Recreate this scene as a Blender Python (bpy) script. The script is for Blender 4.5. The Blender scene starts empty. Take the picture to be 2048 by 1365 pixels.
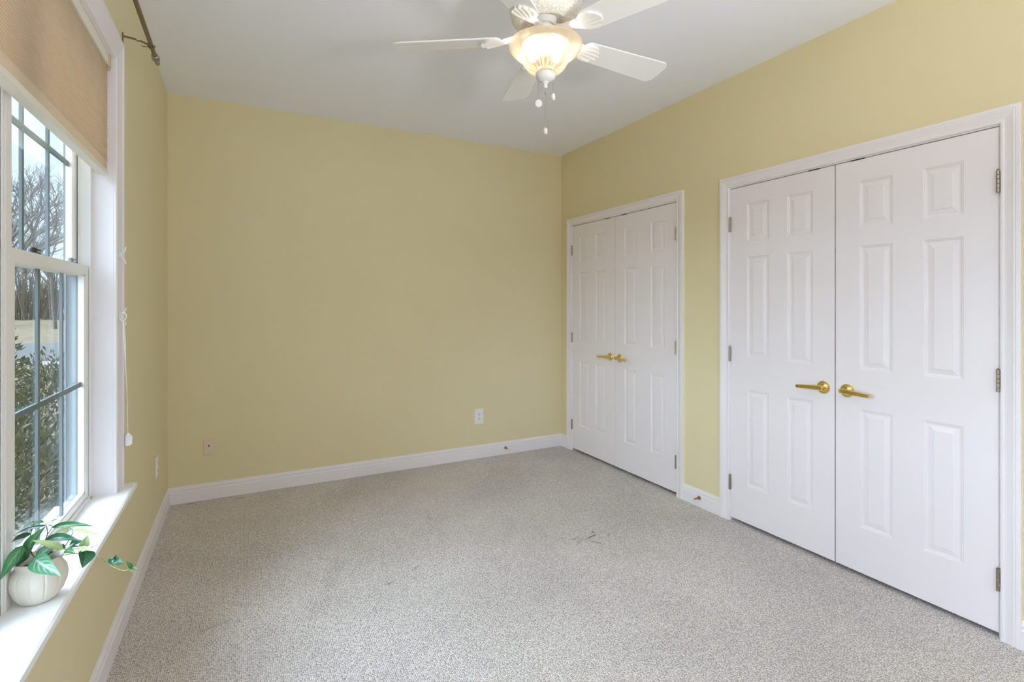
import bpy, bmesh, math, random
from mathutils import Vector, Matrix, noise
random.seed(7)
SC = bpy.context.scene
COL = SC.collection
PI = math.pi

# ------------------------------------------------------------------ camera, world, sun, exposure
W, H = 3.114, 2.74            # room width and ceiling height; back-left floor corner is the origin
YF = -4.80                    # wall behind the camera
cam_d = bpy.data.cameras.new('camera')
cam = bpy.data.objects.new('camera', cam_d); COL.objects.link(cam)
cam.location = (0.4418, -4.0723, 1.3355)
cam.rotation_euler = (PI/2, 0, -0.4844)
cam_d.sensor_width = 36.0
cam_d.lens = 36.0*1024.0/2048.0
cam_d.shift_y = -(682.5-608.67)/2048.0
cam_d.clip_start = 0.02
SC.camera = cam

EXPOSURE = 0.22
SC.view_settings.view_transform = 'Standard'
SC.view_settings.look = 'None'
SC.view_settings.gamma = 1.0
SC.view_settings.use_curve_mapping = False
SC.view_settings.exposure = EXPOSURE
SC.cycles.max_bounces = 16
SC.cycles.diffuse_bounces = 10
SC.cycles.transparent_max_bounces = 16
SC.cycles.sample_clamp_indirect = 6.0

SKY_STRENGTH = 1.6
SUN_STRENGTH = 16.0           # overcast daylight, very soft
FRONT_STRENGTH = 2.2          # second soft sun, added as fill through the added window
SUN_ELEV, SUN_ANGLE = 27.0, 95.0
BULB_W = 100.0
BOUNCE_TILT = 1.0
BOUNCE_W = 125.0             # unseen fill light added behind the camera, aimed at the ceiling

wd = bpy.data.worlds.new('world'); SC.world = wd; wd.use_nodes = True
nt = wd.node_tree; nt.nodes.clear()
o_ = nt.nodes.new('ShaderNodeOutputWorld'); b_ = nt.nodes.new('ShaderNodeBackground')
tc = nt.nodes.new('ShaderNodeTexCoord'); sx = nt.nodes.new('ShaderNodeSeparateXYZ'); rp = nt.nodes.new('ShaderNodeValToRGB')
nz = nt.nodes.new('ShaderNodeTexNoise'); nz.inputs['Scale'].default_value = 3.0; nz.inputs['Detail'].default_value = 5
mx = nt.nodes.new('ShaderNodeMixRGB')
rp.color_ramp.elements[0].position = 0.0; rp.color_ramp.elements[0].color = (.72, .80, .93, 1)
rp.color_ramp.elements[1].position = 0.6; rp.color_ramp.elements[1].color = (.52, .68, .95, 1)
mx.inputs['Color2'].default_value = (.76, .85, .99, 1)
nt.links.new(tc.outputs['Generated'], sx.inputs[0]); nt.links.new(sx.outputs['Z'], rp.inputs[0])
nt.links.new(tc.outputs['Generated'], nz.inputs['Vector']); nt.links.new(nz.outputs['Fac'], mx.inputs['Fac'])
nt.links.new(rp.outputs[0], mx.inputs['Color1']); nt.links.new(mx.outputs[0], b_.inputs['Color'])
b_.inputs['Strength'].default_value = SKY_STRENGTH
nt.links.new(b_.outputs[0], o_.inputs[0])

sun_d = bpy.data.lights.new('daylight', 'SUN'); sun = bpy.data.objects.new('daylight', sun_d); COL.objects.link(sun)
sun_d.energy = SUN_STRENGTH; sun_d.angle = math.radians(SUN_ANGLE); sun_d.color = (.89, .94, 1.12)
sd = Vector((math.cos(math.radians(SUN_ELEV)), -0.10, -math.sin(math.radians(SUN_ELEV))))
sun.rotation_euler = sd.to_track_quat('-Z', 'Y').to_euler()
sun.location = (-6, -2, 6)
sun2_d = bpy.data.lights.new('daylight_front', 'SUN'); sun2 = bpy.data.objects.new('daylight_front', sun2_d); COL.objects.link(sun2)
sun2_d.energy = FRONT_STRENGTH; sun2_d.angle = math.radians(95); sun2_d.color = (.92, .95, 1.10)
sun2.rotation_euler = Vector((.15, math.cos(math.radians(28)), -math.sin(math.radians(28)))).to_track_quat('-Z', 'Y').to_euler()
sun2.location = (2, -9, 5)
bl_d = bpy.data.lights.new('bounce_lamp', 'SPOT'); bl = bpy.data.objects.new('bounce_lamp', bl_d); COL.objects.link(bl)
bl_d.energy = BOUNCE_W; bl_d.spot_size = math.radians(150); bl_d.spot_blend = 1.0; bl_d.shadow_soft_size = .12; bl_d.color = (.96, .955, .96)
bl.location = (1.45, -4.35, 1.50); bl.rotation_euler = (PI-math.radians(20)*BOUNCE_TILT, 0, 0)

# ------------------------------------------------------------------ materials
def mat(name, col, rough=.5, metal=0.0, spec=.5, **k):
    m = bpy.data.materials.new(name); m.use_nodes = True
    b = m.node_tree.nodes['Principled BSDF']
    b.inputs['Base Color'].default_value = (*col, 1); b.inputs['Roughness'].default_value = rough
    b.inputs['Metallic'].default_value = metal; b.inputs['Specular IOR Level'].default_value = spec
    for kk, v in k.items(): b.inputs[kk.replace('_', ' ')].default_value = v
    return m
def nodes(m): return m.node_tree.nodes, m.node_tree.links, m.node_tree.nodes['Principled BSDF']
def add_bump(m, scale=(1, 1, 1), nscale=200.0, strength=.1, dist=.001, detail=3):
    N, L, b = nodes(m)
    tc = N.new('ShaderNodeTexCoord'); mp = N.new('ShaderNodeMapping'); mp.inputs['Scale'].default_value = scale
    nz = N.new('ShaderNodeTexNoise'); nz.inputs['Scale'].default_value = nscale; nz.inputs['Detail'].default_value = detail
    bp = N.new('ShaderNodeBump'); bp.inputs['Strength'].default_value = strength; bp.inputs['Distance'].default_value = dist
    L.new(tc.outputs['Object'], mp.inputs[0]); L.new(mp.outputs[0], nz.inputs['Vector']); L.new(nz.outputs['Fac'], bp.inputs['Height']); L.new(bp.outputs[0], b.inputs['Normal'])
    return nz
def mottle(m, c1, c2, nscale=3.0, detail=4, lo=.35, hi=.65):
    N, L, b = nodes(m)
    tc = N.new('ShaderNodeTexCoord'); nz = N.new('ShaderNodeTexNoise'); nz.inputs['Scale'].default_value = nscale; nz.inputs['Detail'].default_value = detail
    rp = N.new('ShaderNodeValToRGB'); rp.color_ramp.elements[0].position = lo; rp.color_ramp.elements[1].position = hi
    rp.color_ramp.elements[0].color = (*c1, 1); rp.color_ramp.elements[1].color = (*c2, 1)
    L.new(tc.outputs['Object'], nz.inputs['Vector']); L.new(nz.outputs['Fac'], rp.inputs[0]); L.new(rp.outputs[0], b.inputs['Base Color'])

M = {}
M['wall'] = mat('yellow_paint', (.745, .665, .43), .6, spec=.25); mottle(M['wall'], (.737, .66, .425), (.753, .672, .437), 1.2); add_bump(M['wall'], nscale=260, strength=.12, dist=.0006)
M['ceiling'] = mat('ceiling_paint', (.86, .88, .96), .8, spec=.1); add_bump(M['ceiling'], nscale=220, strength=.1, dist=.0006)
M['trim'] = mat('white_trim_paint', (.82, .79, .82), .35); add_bump(M['trim'], nscale=60, strength=.04, dist=.0006)
M['door'] = mat('white_door_paint', (.83, .79, .825), .38); add_bump(M['door'], (1, 60, 2.2), 9.0, .10, .0006, 4)
M['muntin'] = mat('grey_muntin', (.15, .18, .195), .75, spec=.1)  # white bars coloured grey to stand in for their backlit shade
M['vinyl'] = mat('white_vinyl', (.82, .81, .80), .3)
M['clad'] = mat('grey_exterior_cladding', (.26, .30, .33), .45)  # darker copy of the vinyl, tones down daylight on the outer frame
M['sash_clad'] = mat('teal_grey_cladding', (.10, .14, .155), .7, spec=.15)
M['stool'] = mat('white_gloss_paint', (.86, .86, .87), .3)
M['dark'] = mat('closet_dark', (.16, .155, .15), .8)  # closet walls coloured dark so the door gaps show deep shade
M['brass'] = mat('polished_brass', (.82, .62, .24), .16, 1.0)
M['nickel'] = mat('aged_hinge_metal', (.42, .36, .31), .35, 1.0)
M['bronze'] = mat('bronze', (.34, .20, .10), .35, 1.0)
M['rod'] = mat('antique_brass_rod', (.23, .17, .10), .45, .6)
M['silver'] = mat('silver_finial', (.38, .38, .40), .25, 1.0)
M['blackmetal'] = mat('dark_lock_metal', (.03, .03, .03), .4, .3)
M['greymetal'] = mat('grey_lock_metal', (.30, .31, .32), .4, .5)
M['rubber'] = mat('white_rubber', (.8, .8, .8), .5)
M['plate_white'] = mat('white_plastic', (.86, .86, .86), .3)
M['plate_beige'] = mat('beige_plastic', (.74, .62, .49), .4)
M['socket_face'] = mat('socket_face', (.80, .80, .80), .35)
M['slot'] = mat('black_slot', (.02, .02, .02), .6)
M['cord'] = mat('white_cord', (.82, .81, .78), .7)
M['cleat'] = mat('clear_plastic', (.85, .85, .85), .15, Alpha=.55)
M['chain'] = mat('bead_chain', (.42, .38, .33), .3, 1.0)
M['fan_white'] = mat('fan_white', (.80, .80, .79), .4)
M['pendant'] = mat('pendant_white', (.78, .77, .75), .25)
M['pot'] = mat('cream_ceramic', (.78, .74, .66), .45); mottle(M['pot'], (.74, .69, .60), (.80, .77, .70), 14.0)
M['soil'] = mat('dark_soil', (.03, .022, .018), .9)
M['stem'] = mat('green_stem', (.25, .30, .12), .5)
M['stem_dark'] = mat('dark_stem', (.05, .06, .025), .5)
M['shade_rail'] = mat('off_white_rail', (.80, .76, .66), .4)

# motor housing: crackled plaster look
M['crackle'] = mat('crackled_cream', (.74, .70, .62), .5)
N, L, b = nodes(M['crackle'])
tc = N.new('ShaderNodeTexCoord'); vo = N.new('ShaderNodeTexVoronoi'); vo.inputs['Scale'].default_value = 90; vo.feature = 'DISTANCE_TO_EDGE'
nz = N.new('ShaderNodeTexNoise'); nz.inputs['Scale'].default_value = 70; nz.inputs['Detail'].default_value = 4
rp = N.new('ShaderNodeValToRGB'); rp.color_ramp.elements[0].position = .02; rp.color_ramp.elements[1].position = .25
rp.color_ramp.elements[0].color = (.70, .65, .57, 1); rp.color_ramp.elements[1].color = (.90, .87, .82, 1)
bp = N.new('ShaderNodeBump'); bp.inputs['Strength'].default_value = .8; bp.inputs['Distance'].default_value = .004
L.new(tc.outputs['Object'], vo.inputs['Vector']); L.new(vo.outputs['Distance'], rp.inputs[0]); L.new(rp.outputs[0], b.inputs['Base Color']); L.new(vo.outputs['Distance'], bp.inputs['Height']); L.new(bp.outputs[0], b.inputs['Normal'])

# pleated fabric
M['fabric'] = mat('tan_cellular_fabric', (.80, .665, .51), .85, spec=.1); add_bump(M['fabric'], nscale=900, strength=.3, dist=.0005)
nt_ = M['fabric'].node_tree; b = nt_.nodes['Principled BSDF']
tr = nt_.nodes.new('ShaderNodeBsdfTranslucent'); tr.inputs['Color'].default_value = (.62, .53, .40, 1)
mxs = nt_.nodes.new('ShaderNodeMixShader'); mxs.inputs[0].default_value = .32
out = nt_.nodes['Material Output']
nt_.links.new(b.outputs[0], mxs.inputs[1]); nt_.links.new(tr.outputs[0], mxs.inputs[2]); nt_.links.new(mxs.outputs[0], out.inputs[0])

# window glass: clear with real fresnel reflection, lets light straight through
def glass_mat(name, tint=(.93, .97, .97)):
    m = bpy.data.materials.new(name); m.use_nodes = True; N = m.node_tree.nodes; L = m.node_tree.links; N.clear()
    o = N.new('ShaderNodeOutputMaterial'); t = N.new('ShaderNodeBsdfTransparent'); t.inputs[0].default_value = (*tint, 1)
    g = N.new('ShaderNodeBsdfGlossy'); g.inputs['Roughness'].default_value = 0.02
    f = N.new('ShaderNodeFresnel'); f.inputs['IOR'].default_value = 1.45
    ge = N.new('ShaderNodeNewGeometry'); k = N.new('ShaderNodeMath'); k.operation = 'MULTIPLY_ADD'; k.inputs[1].default_value = -1; k.inputs[2].default_value = 1
    L.new(ge.outputs['Backfacing'], k.inputs[0]); q = N.new('ShaderNodeMath'); q.operation = 'MULTIPLY'; L.new(k.outputs[0], q.inputs[0]); L.new(f.outputs[0], q.inputs[1])
    k.inputs[1].default_value = -.7; k.inputs[2].default_value = .7
    x = N.new('ShaderNodeMixShader'); L.new(q.outputs[0], x.inputs[0]); L.new(t.outputs[0], x.inputs[1]); L.new(g.outputs[0], x.inputs[2]); L.new(x.outputs[0], o.inputs[0])
    return m
M['glass'] = glass_mat('window_glass')

# frosted lamp glass, ribbed by its mesh: lets part of the bulbs' light straight through and scatters the rest
m = bpy.data.materials.new('frosted_lamp_glass'); m.use_nodes = True; N = m.node_tree.nodes; L = m.node_tree.links; N.clear()
o = N.new('ShaderNodeOutputMaterial'); t = N.new('ShaderNodeBsdfTransparent'); t.inputs[0].default_value = (1, .97, .90, 1)
tl = N.new('ShaderNodeBsdfTranslucent'); tl.inputs[0].default_value = (.27, .25, .215, 1)
df = N.new('ShaderNodeBsdfDiffuse'); df.inputs[0].default_value = (.40, .37, .30, 1)
a1 = N.new('ShaderNodeMixShader'); a1.inputs[0].default_value = .25; a2 = N.new('ShaderNodeMixShader'); a2.inputs[0].default_value = .42
tc = N.new('ShaderNodeTexCoord'); sx = N.new('ShaderNodeSeparateXYZ'); L.new(tc.outputs['Object'], sx.inputs[0])
at = N.new('ShaderNodeMath'); at.operation = 'ARCTAN2'; L.new(sx.outputs['Y'], at.inputs[0]); L.new(sx.outputs['X'], at.inputs[1])
cb = N.new('ShaderNodeCombineXYZ'); am = N.new('ShaderNodeMath'); am.operation = 'MULTIPLY'; am.inputs[1].default_value = 13; L.new(at.outputs[0], am.inputs[0]); L.new(am.outputs[0], cb.inputs[0])
zm = N.new('ShaderNodeMath'); zm.operation = 'MULTIPLY'; zm.inputs[1].default_value = 28; L.new(sx.outputs['Z'], zm.inputs[0]); L.new(zm.outputs[0], cb.inputs[1])
ns = N.new('ShaderNodeTexNoise'); ns.inputs['Scale'].default_value = 1.0; ns.inputs['Detail'].default_value = 4; L.new(cb.outputs[0], ns.inputs['Vector'])
r1 = N.new('ShaderNodeMapRange'); r1.inputs['From Min'].default_value = .42; r1.inputs['From Max'].default_value = .62; L.new(ns.outputs['Fac'], r1.inputs['Value'])
n2 = N.new('ShaderNodeTexNoise'); n2.inputs['Scale'].default_value = .35; L.new(cb.outputs[0], n2.inputs['Vector'])
zz = N.new('ShaderNodeMath'); zz.operation = 'MULTIPLY_ADD'; zz.inputs[1].default_value = .045; L.new(n2.outputs['Fac'], zz.inputs[0]); L.new(sx.outputs['Z'], zz.inputs[2])
r2 = N.new('ShaderNodeMapRange'); r2.inputs['From Min'].default_value = .070; r2.inputs['From Max'].default_value = .080; r2.inputs['To Min'].default_value = .85; r2.inputs['To Max'].default_value = 0; L.new(zz.outputs[0], r2.inputs['Value'])
mm = N.new('ShaderNodeMath'); mm.operation = 'MULTIPLY'; L.new(r1.outputs[0], mm.inputs[0]); L.new(r2.outputs[0], mm.inputs[1])
xc = N.new('ShaderNodeMixRGB'); L.new(mm.outputs[0], xc.inputs[0]); xc.inputs[1].default_value = (.27, .25, .215, 1); xc.inputs[2].default_value = (.10, .075, .045, 1); L.new(xc.outputs[0], tl.inputs[0])
L.new(tl.outputs[0], a1.inputs[1]); L.new(df.outputs[0], a1.inputs[2]); L.new(a1.outputs[0], a2.inputs[1]); L.new(t.outputs[0], a2.inputs[2]); L.new(a2.outputs[0], o.inputs[0])
M['lamp_glass'] = m
m = bpy.data.materials.new('lit_bulb'); m.use_nodes = True; N = m.node_tree.nodes; L = m.node_tree.links; N.clear()
o = N.new('ShaderNodeOutputMaterial'); e = N.new('ShaderNodeEmission'); e.inputs[0].default_value = (1, .88, .74, 1)
e.inputs[1].default_value = BULB_W; L.new(e.outputs[0], o.inputs[0]); M['bulb'] = m

# carpet: loop pile with wear and cut marks
M['carpet'] = mat('loop_carpet', (.5, .46, .42), .95, spec=.05)
N, L, b = nodes(M['carpet'])
tc = N.new('ShaderNodeTexCoord')
mp = N.new('ShaderNodeMapping'); mp.inputs['Scale'].default_value = (150, 190, 1)
vo = N.new('ShaderNodeTexVoronoi'); vo.voronoi_dimensions = '2D'; vo.inputs['Scale'].default_value = 1.0; vo.inputs['Randomness'].default_value = .55
rp = N.new('ShaderNodeValToRGB'); rp.color_ramp.elements[0].position = .15; rp.color_ramp.elements[1].position = .85
rp.color_ramp.elements[0].color = (.93, .87, .845, 1); rp.color_ramp.elements[1].color = (.235, .21, .195, 1)
L.new(tc.outputs['Object'], mp.inputs[0]); L.new(mp.outputs[0], vo.inputs['Vector']); L.new(vo.outputs['Distance'], rp.inputs[0])
hs = N.new('ShaderNodeMixRGB'); hs.blend_type = 'MULTIPLY'; hs.inputs[0].default_value = 1.0
sp = N.new('ShaderNodeSeparateColor'); L.new(vo.outputs['Color'], sp.inputs[0])
r2 = N.new('ShaderNodeMapRange'); r2.inputs['To Min'].default_value = .72; r2.inputs['To Max'].default_value = 1.12; L.new(sp.outputs[0], r2.inputs['Value'])
L.new(rp.outputs[0], hs.inputs[1]); L.new(r2.outputs[0], hs.inputs[2])
nz = N.new('ShaderNodeTexNoise'); nz.inputs['Scale'].default_value = 1.6; nz.inputs['Detail'].default_value = 5; L.new(tc.outputs['Object'], nz.inputs['Vector'])
r3 = N.new('ShaderNodeMapRange'); r3.inputs['From Min'].default_value = .35; r3.inputs['From Max'].default_value = .65; r3.inputs['To Min'].default_value = .90; r3.inputs['To Max'].default_value = 1.03; L.new(nz.outputs['Fac'], r3.inputs['Value'])
h2 = N.new('ShaderNodeMixRGB'); h2.blend_type = 'MULTIPLY'; h2.inputs[0].default_value = 1.0; L.new(hs.outputs[0], h2.inputs[1]); L.new(r3.outputs[0], h2.inputs[2])
last = h2.outputs[0]
def stain(cx, cy, a, bb, rot, amount, hard=.35, colr=(.25, .22, .20)):
    global last
    mp = N.new('ShaderNodeMapping'); mp.vector_type = 'TEXTURE'; mp.inputs['Location'].default_value = (cx, cy, 0); mp.inputs['Rotation'].default_value = (0, 0, rot); mp.inputs['Scale'].default_value = (a, bb, 1e3)
    ln = N.new('ShaderNodeVectorMath'); ln.operation = 'LENGTH'
    nn = N.new('ShaderNodeTexNoise'); nn.inputs['Scale'].default_value = 60; nn.inputs['Detail'].default_value = 3; L.new(tc.outputs['Object'], nn.inputs['Vector'])
    ad = N.new('ShaderNodeMath'); ad.operation = 'MULTIPLY_ADD'; ad.inputs[1].default_value = 1.1
    L.new(tc.outputs['Object'], mp.inputs[0]); L.new(mp.outputs[0], ln.inputs[0]); L.new(nn.outputs['Fac'], ad.inputs[0]); L.new(ln.outputs['Value'], ad.inputs[2])
    mr = N.new('ShaderNodeMapRange'); mr.inputs['From Min'].default_value = 1.55-hard; mr.inputs['From Max'].default_value = 1.55+hard; mr.inputs['To Min'].default_value = amount; mr.inputs['To Max'].default_value = 0
    L.new(ad.outputs[0], mr.inputs['Value'])
    x = N.new('ShaderNodeMixRGB'); L.new(mr.outputs[0], x.inputs[0]); L.new(last, x.inputs[1]); x.inputs[2].default_value = (*colr, 1); last = x.outputs[0]
def seg(p, q, w, amount, colr=(.13, .12, .11)):
    c = ((p[0]+q[0])/2, (p[1]+q[1])/2); d = math.dist(p, q)/2
    stain(c[0], c[1], d, w, math.atan2(q[1]-p[1], q[0]-p[0]), amount, .25, colr)
A_, B_, C_, D_ = (2.165, -1.695), (2.262, -1.672), (2.300, -1.725), (2.215, -1.79)
seg(A_, B_, .005, .85); seg(A_, D_, .005, .5); seg(B_, C_, .006, .45, (.75, .72, .68)); seg(C_, (2.33, -1.70), .007, .4)
stain(2.256, -1.640, .008, .008, 0, .8, .2, (.10, .10, .09)); stain(2.055, -1.62, .006, .006, 0, .7, .2, (.12, .11, .10))
stain(2.12, -1.70, .05, .012, .6, .3); stain(2.115, -1.66, .03, .01, .2, .35)
stain(.34, -1.62, .06, .014, .35, .22, .3, (.22, .18, .17)); stain(.43, -.085, .026, .009, .1, .6, .3, (.10, .09, .08)); stain(.14, -.045, .03, .008, .1, .5, .3, (.12, .10, .09))
stain(.75, -1.68,   .09, .055, .8, .16, .5); stain(.83, -1.45, .16, .035, 1.3, .14, .5); stain(1.06, -1.635, .02, .012, .3, .45)
stain(1.22, -1.55, .03, .008, .6, .4, .3); stain(1.475, -1.01, .010, .03, .2, .4); stain(1.99, -1.56, .012, .006, .1, .5)
L.new(last, b.inputs['Base Color'])
bp = N.new('ShaderNodeBump'); bp.inputs['Strength'].default_value = .7; bp.inputs['Distance'].default_value = .004; bp.invert = True
L.new(vo.outputs['Distance'], bp.inputs['Height']); L.new(bp.outputs[0], b.inputs['Normal'])

# leaves
def leaf_mat(name, base, vein, amt):
    m = mat(name, base, .32); N, L, b = nodes(m)
    uv = N.new('ShaderNodeUVMap'); sx = N.new('ShaderNodeSeparateXYZ'); L.new(uv.outputs[0], sx.inputs[0])
    ab = N.new('ShaderNodeMath'); ab.operation = 'ABSOLUTE'; L.new(sx.outputs['Y'], ab.inputs[0])
    # slanted side veins: fract((u - |v|*.5)*7)
    ma = N.new('ShaderNodeMath'); ma.operation = 'MULTIPLY_ADD'; ma.inputs[1].default_value = -.45; L.new(ab.outputs[0], ma.inputs[0]); L.new(sx.outputs['X'], ma.inputs[2])
    mu = N.new('ShaderNodeMath'); mu.operation = 'MULTIPLY'; mu.inputs[1].default_value = 5.0; L.new(ma.outputs[0], mu.inputs[0])
    pp = N.new('ShaderNodeMath'); pp.operation = 'PINGPONG'; pp.inputs[1].default_value = .5; L.new(mu.outputs[0], pp.inputs[0])
    m1 = N.new('ShaderNodeMapRange'); m1.inputs['From Min'].default_value = .0; m1.inputs['From Max'].default_value = .28; m1.inputs['To Min'].default_value = .8; m1.inputs['To Max'].default_value = 0; L.new(pp.outputs[0], m1.inputs['Value'])
    m2 = N.new('ShaderNodeMapRange'); m2.inputs['From Min'].default_value = .02; m2.inputs['From Max'].default_value = .22; m2.inputs['To Min'].default_value = 1; m2.inputs['To Max'].default_value = 0; L.new(ab.outputs[0], m2.inputs['Value'])
    edge = N.new('ShaderNodeMapRange'); edge.inputs['From Min'].default_value = .35; edge.inputs['From Max'].default_value = .95; edge.inputs['To Min'].default_value = 1; edge.inputs['To Max'].default_value = 0; L.new(ab.outputs[0], edge.inputs['Value'])
    m3 = N.new('ShaderNodeMath'); m3.operation = 'MULTIPLY'; L.new(m1.outputs[0], m3.inputs[0]); L.new(edge.outputs[0], m3.inputs[1])
    mm = N.new('ShaderNodeMath'); mm.operation = 'MAXIMUM'; L.new(m3.outputs[0], mm.inputs[0]); L.new(m2.outputs[0], mm.inputs[1])
    am = N.new('ShaderNodeMath'); am.operation = 'MULTIPLY'; am.inputs[1].default_value = amt; L.new(mm.outputs[0], am.inputs[0])
    x = N.new('ShaderNodeMixRGB'); x.inputs[1].default_value = (*base, 1); x.inputs[2].default_value = (*vein, 1); L.new(am.outputs[0], x.inputs[0]); L.new(x.outputs[0], b.inputs['Base Color'])
    return m
LEAF = [leaf_mat('leaf_green', (.03, .20, .06), (.25, .42, .22), .8), leaf_mat('leaf_dark', (.012, .10, .045), (.10, .22, .12), .6),
        leaf_mat('leaf_variegated', (.05, .19, .095), (.46, .56, .46), .8), leaf_mat('leaf_pale', (.36, .48, .20), (.60, .66, .40), .6)]

# outdoors
M['lawn'] = mat('winter_lawn', (.20, .17, .09), .95, spec=.05); mottle(M['lawn'], (.17, .135, .09), (.26, .205, .14), 1.5)
M['asphalt'] = mat('asphalt', (.10, .10, .105), .9); mottle(M['asphalt'], (.085, .085, .09), (.115, .115, .12), 2.0)
M['concrete'] = mat('concrete', (.25, .235, .215), .9)
M['bark'] = mat('grey_bark', (.09, .075, .065), .95); mottle(M['bark'], (.06, .05, .045), (.13, .11, .10), 9.0)
M['shrub'] = mat('shrub_leaf', (.035, .065, .015), .45); mottle(M['shrub'], (.010, .024, .007), (.035, .055, .014), 5.0)
M['brick'] = mat('house_brick', (.16, .12, .10), .9); M['siding'] = mat('house_siding', (.24, .22, .19), .8); M['roof'] = mat('roof_shingle', (.07, .065, .06), .9)
M['paneglass'] = mat('house_glass', (.03, .035, .04), .1); M['facade'] = mat('facade_siding', (.35, .35, .35), .8)

# ------------------------------------------------------------------ mesh helpers
ORG = {}
class MB:
    def __init__(s): s.v = []; s.f = []; s.uv = {}; s.smooth = []
    def face(s, idx, sm=False): s.f.append(tuple(idx)); s.smooth.append(sm)
    def pts(s, ps):
        i = len(s.v); s.v += [Vector(q) for q in ps]; return list(range(i, i+len(ps)))
    def box(s, x0, x1, y0, y1, z0, z1):
        x0, x1 = sorted((x0, x1)); y0, y1 = sorted((y0, y1)); z0, z1 = sorted((z0, z1))
        i = s.pts([(x, y, z) for z in (z0, z1) for y in (y0, y1) for x in (x0, x1)])
        for q in ((0, 2, 3, 1), (4, 5, 7, 6), (0, 1, 5, 4), (2, 6, 7, 3), (0, 4, 6, 2), (1, 3, 7, 5)): s.face([i[k] for k in q])
        return s
    def rings(s, rs, closed=True, cap0=True, cap1=True, sm=True):
        ids = [s.pts(r) for r in rs]; n = len(ids[0])
        for a, b in zip(ids, ids[1:]):
            for k in range(n if closed else n-1):
                s.face((a[k], a[(k+1) % n], b[(k+1) % n], b[k]), sm)
        if cap0: s.face(ids[0][::-1])
        if cap1: s.face(ids[-1])
        return s
    def lathe(s, prof, c=(0, 0, 0), axis=(0, 0, 1), seg=32, cap0=True, cap1=True, mod=None):
        q = Vector((0, 0, 1)).rotation_difference(Vector(axis).normalized()); c = Vector(c); rs = []
        for r, h in prof:
            ring = []
            for k in range(seg):
                a = 2*PI*k/seg; rr = r*(mod(a, h) if mod else 1)
                ring.append(c+q @ Vector((rr*math.cos(a), rr*math.sin(a), h)))
            rs.append(ring)
        return s.rings(rs, True, cap0, cap1)
    def tube(s, ps, r, seg=10, r1=None):
        ps = [Vector(q) for q in ps]; n = len(ps); rs = []
        ref = Vector((0, 0, 1))
        for i, q in enumerate(ps):
            t = (ps[min(i+1, n-1)]-ps[max(i-1, 0)]).normalized()
            u = t.cross(ref)
            if u.length < .1: u = t.cross(Vector((1, 0, 0)))
            u.normalize(); w = u.cross(t).normalized()
            rad = r if r1 is None else r+(r1-r)*i/(n-1)
            rs.append([q+(u*math.cos(2*PI*k/seg)+w*math.sin(2*PI*k/seg))*rad for k in range(seg)])
        return s.rings(rs)
    def sphere(s, c, r, seg=16, ring=10, scale=(1, 1, 1)):
        c = Vector(c); rs = []
        for i in range(1, ring):
            a = PI*i/ring
            rs.append([c+Vector((r*math.sin(a)*math.cos(2*PI*k/seg)*scale[0], r*math.sin(a)*math.sin(2*PI*k/seg)*scale[1], -r*math.cos(a)*scale[2])) for k in range(seg)])
        return s.rings(rs)
    def build(s, name, m, parent=None, origin=None, bevel=0, recalc=True, uv=None):
        if origin is None:
            lo = Vector([min(q[i] for q in s.v) for i in range(3)]); hi = Vector([max(q[i] for q in s.v) for i in range(3)])
            origin = (lo+hi)/2; origin.z = lo.z
        origin = Vector(origin)
        me = bpy.data.meshes.new(name); me.from_pydata([q-origin for q in s.v], [], s.f)
        for p_, sm in zip(me.polygons, s.smooth): p_.use_smooth = sm
        if uv:
            ul = me.uv_layers.new(name='UVMap')
            for lp in me.loops: ul.data[lp.index].uv = uv[lp.vertex_index]
        if recalc:
            bm = bmesh.new(); bm.from_mesh(me); bmesh.ops.recalc_face_normals(bm, faces=bm.faces); bm.to_mesh(me); bm.free()
        me.set_sharp_from_angle(angle=math.radians(38))
        for p_, sm in zip(me.polygons, s.smooth): p_.use_smooth = sm
        me.materials.append(m)
        o = bpy.data.objects.new(name, me); COL.objects.link(o); ORG[o] = origin
        if parent is not None: o.parent = parent; o.location = origin-ORG[parent]
        else: o.location = origin
        if bevel:
            bv = o.modifiers.new('bevel', 'BEVEL'); bv.width = bevel; bv.segments = 2; bv.limit_method = 'ANGLE'; bv.angle_limit = math.radians(40)
        return o
def tag(o, label, cat, group=None, kind=None):
    o['label'] = label; o['category'] = cat
    if group: o['group'] = group
    if kind: o['kind'] = kind
    return o
def struct(o, label, cat): return tag(o, label, cat, kind='structure')
def empty(name, loc):
    o = bpy.data.objects.new(name, None); COL.objects.link(o); o.location = loc; o.empty_display_size = .05; ORG[o] = Vector(loc); return o
def spline(ps, n=8):
    ps = [Vector(q) for q in ps]; out = []
    P = [ps[0]]+ps+[ps[-1]]
    for i in range(1, len(P)-2):
        for k in range(n):
            t = k/n; a, b, c, d = P[i-1:i+3]
            out.append(.5*((2*b)+(c-a)*t+(2*a-5*b+4*c-d)*t*t+(3*b-a-3*c+d)*t**3))
    out.append(ps[-1]); return out

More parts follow.
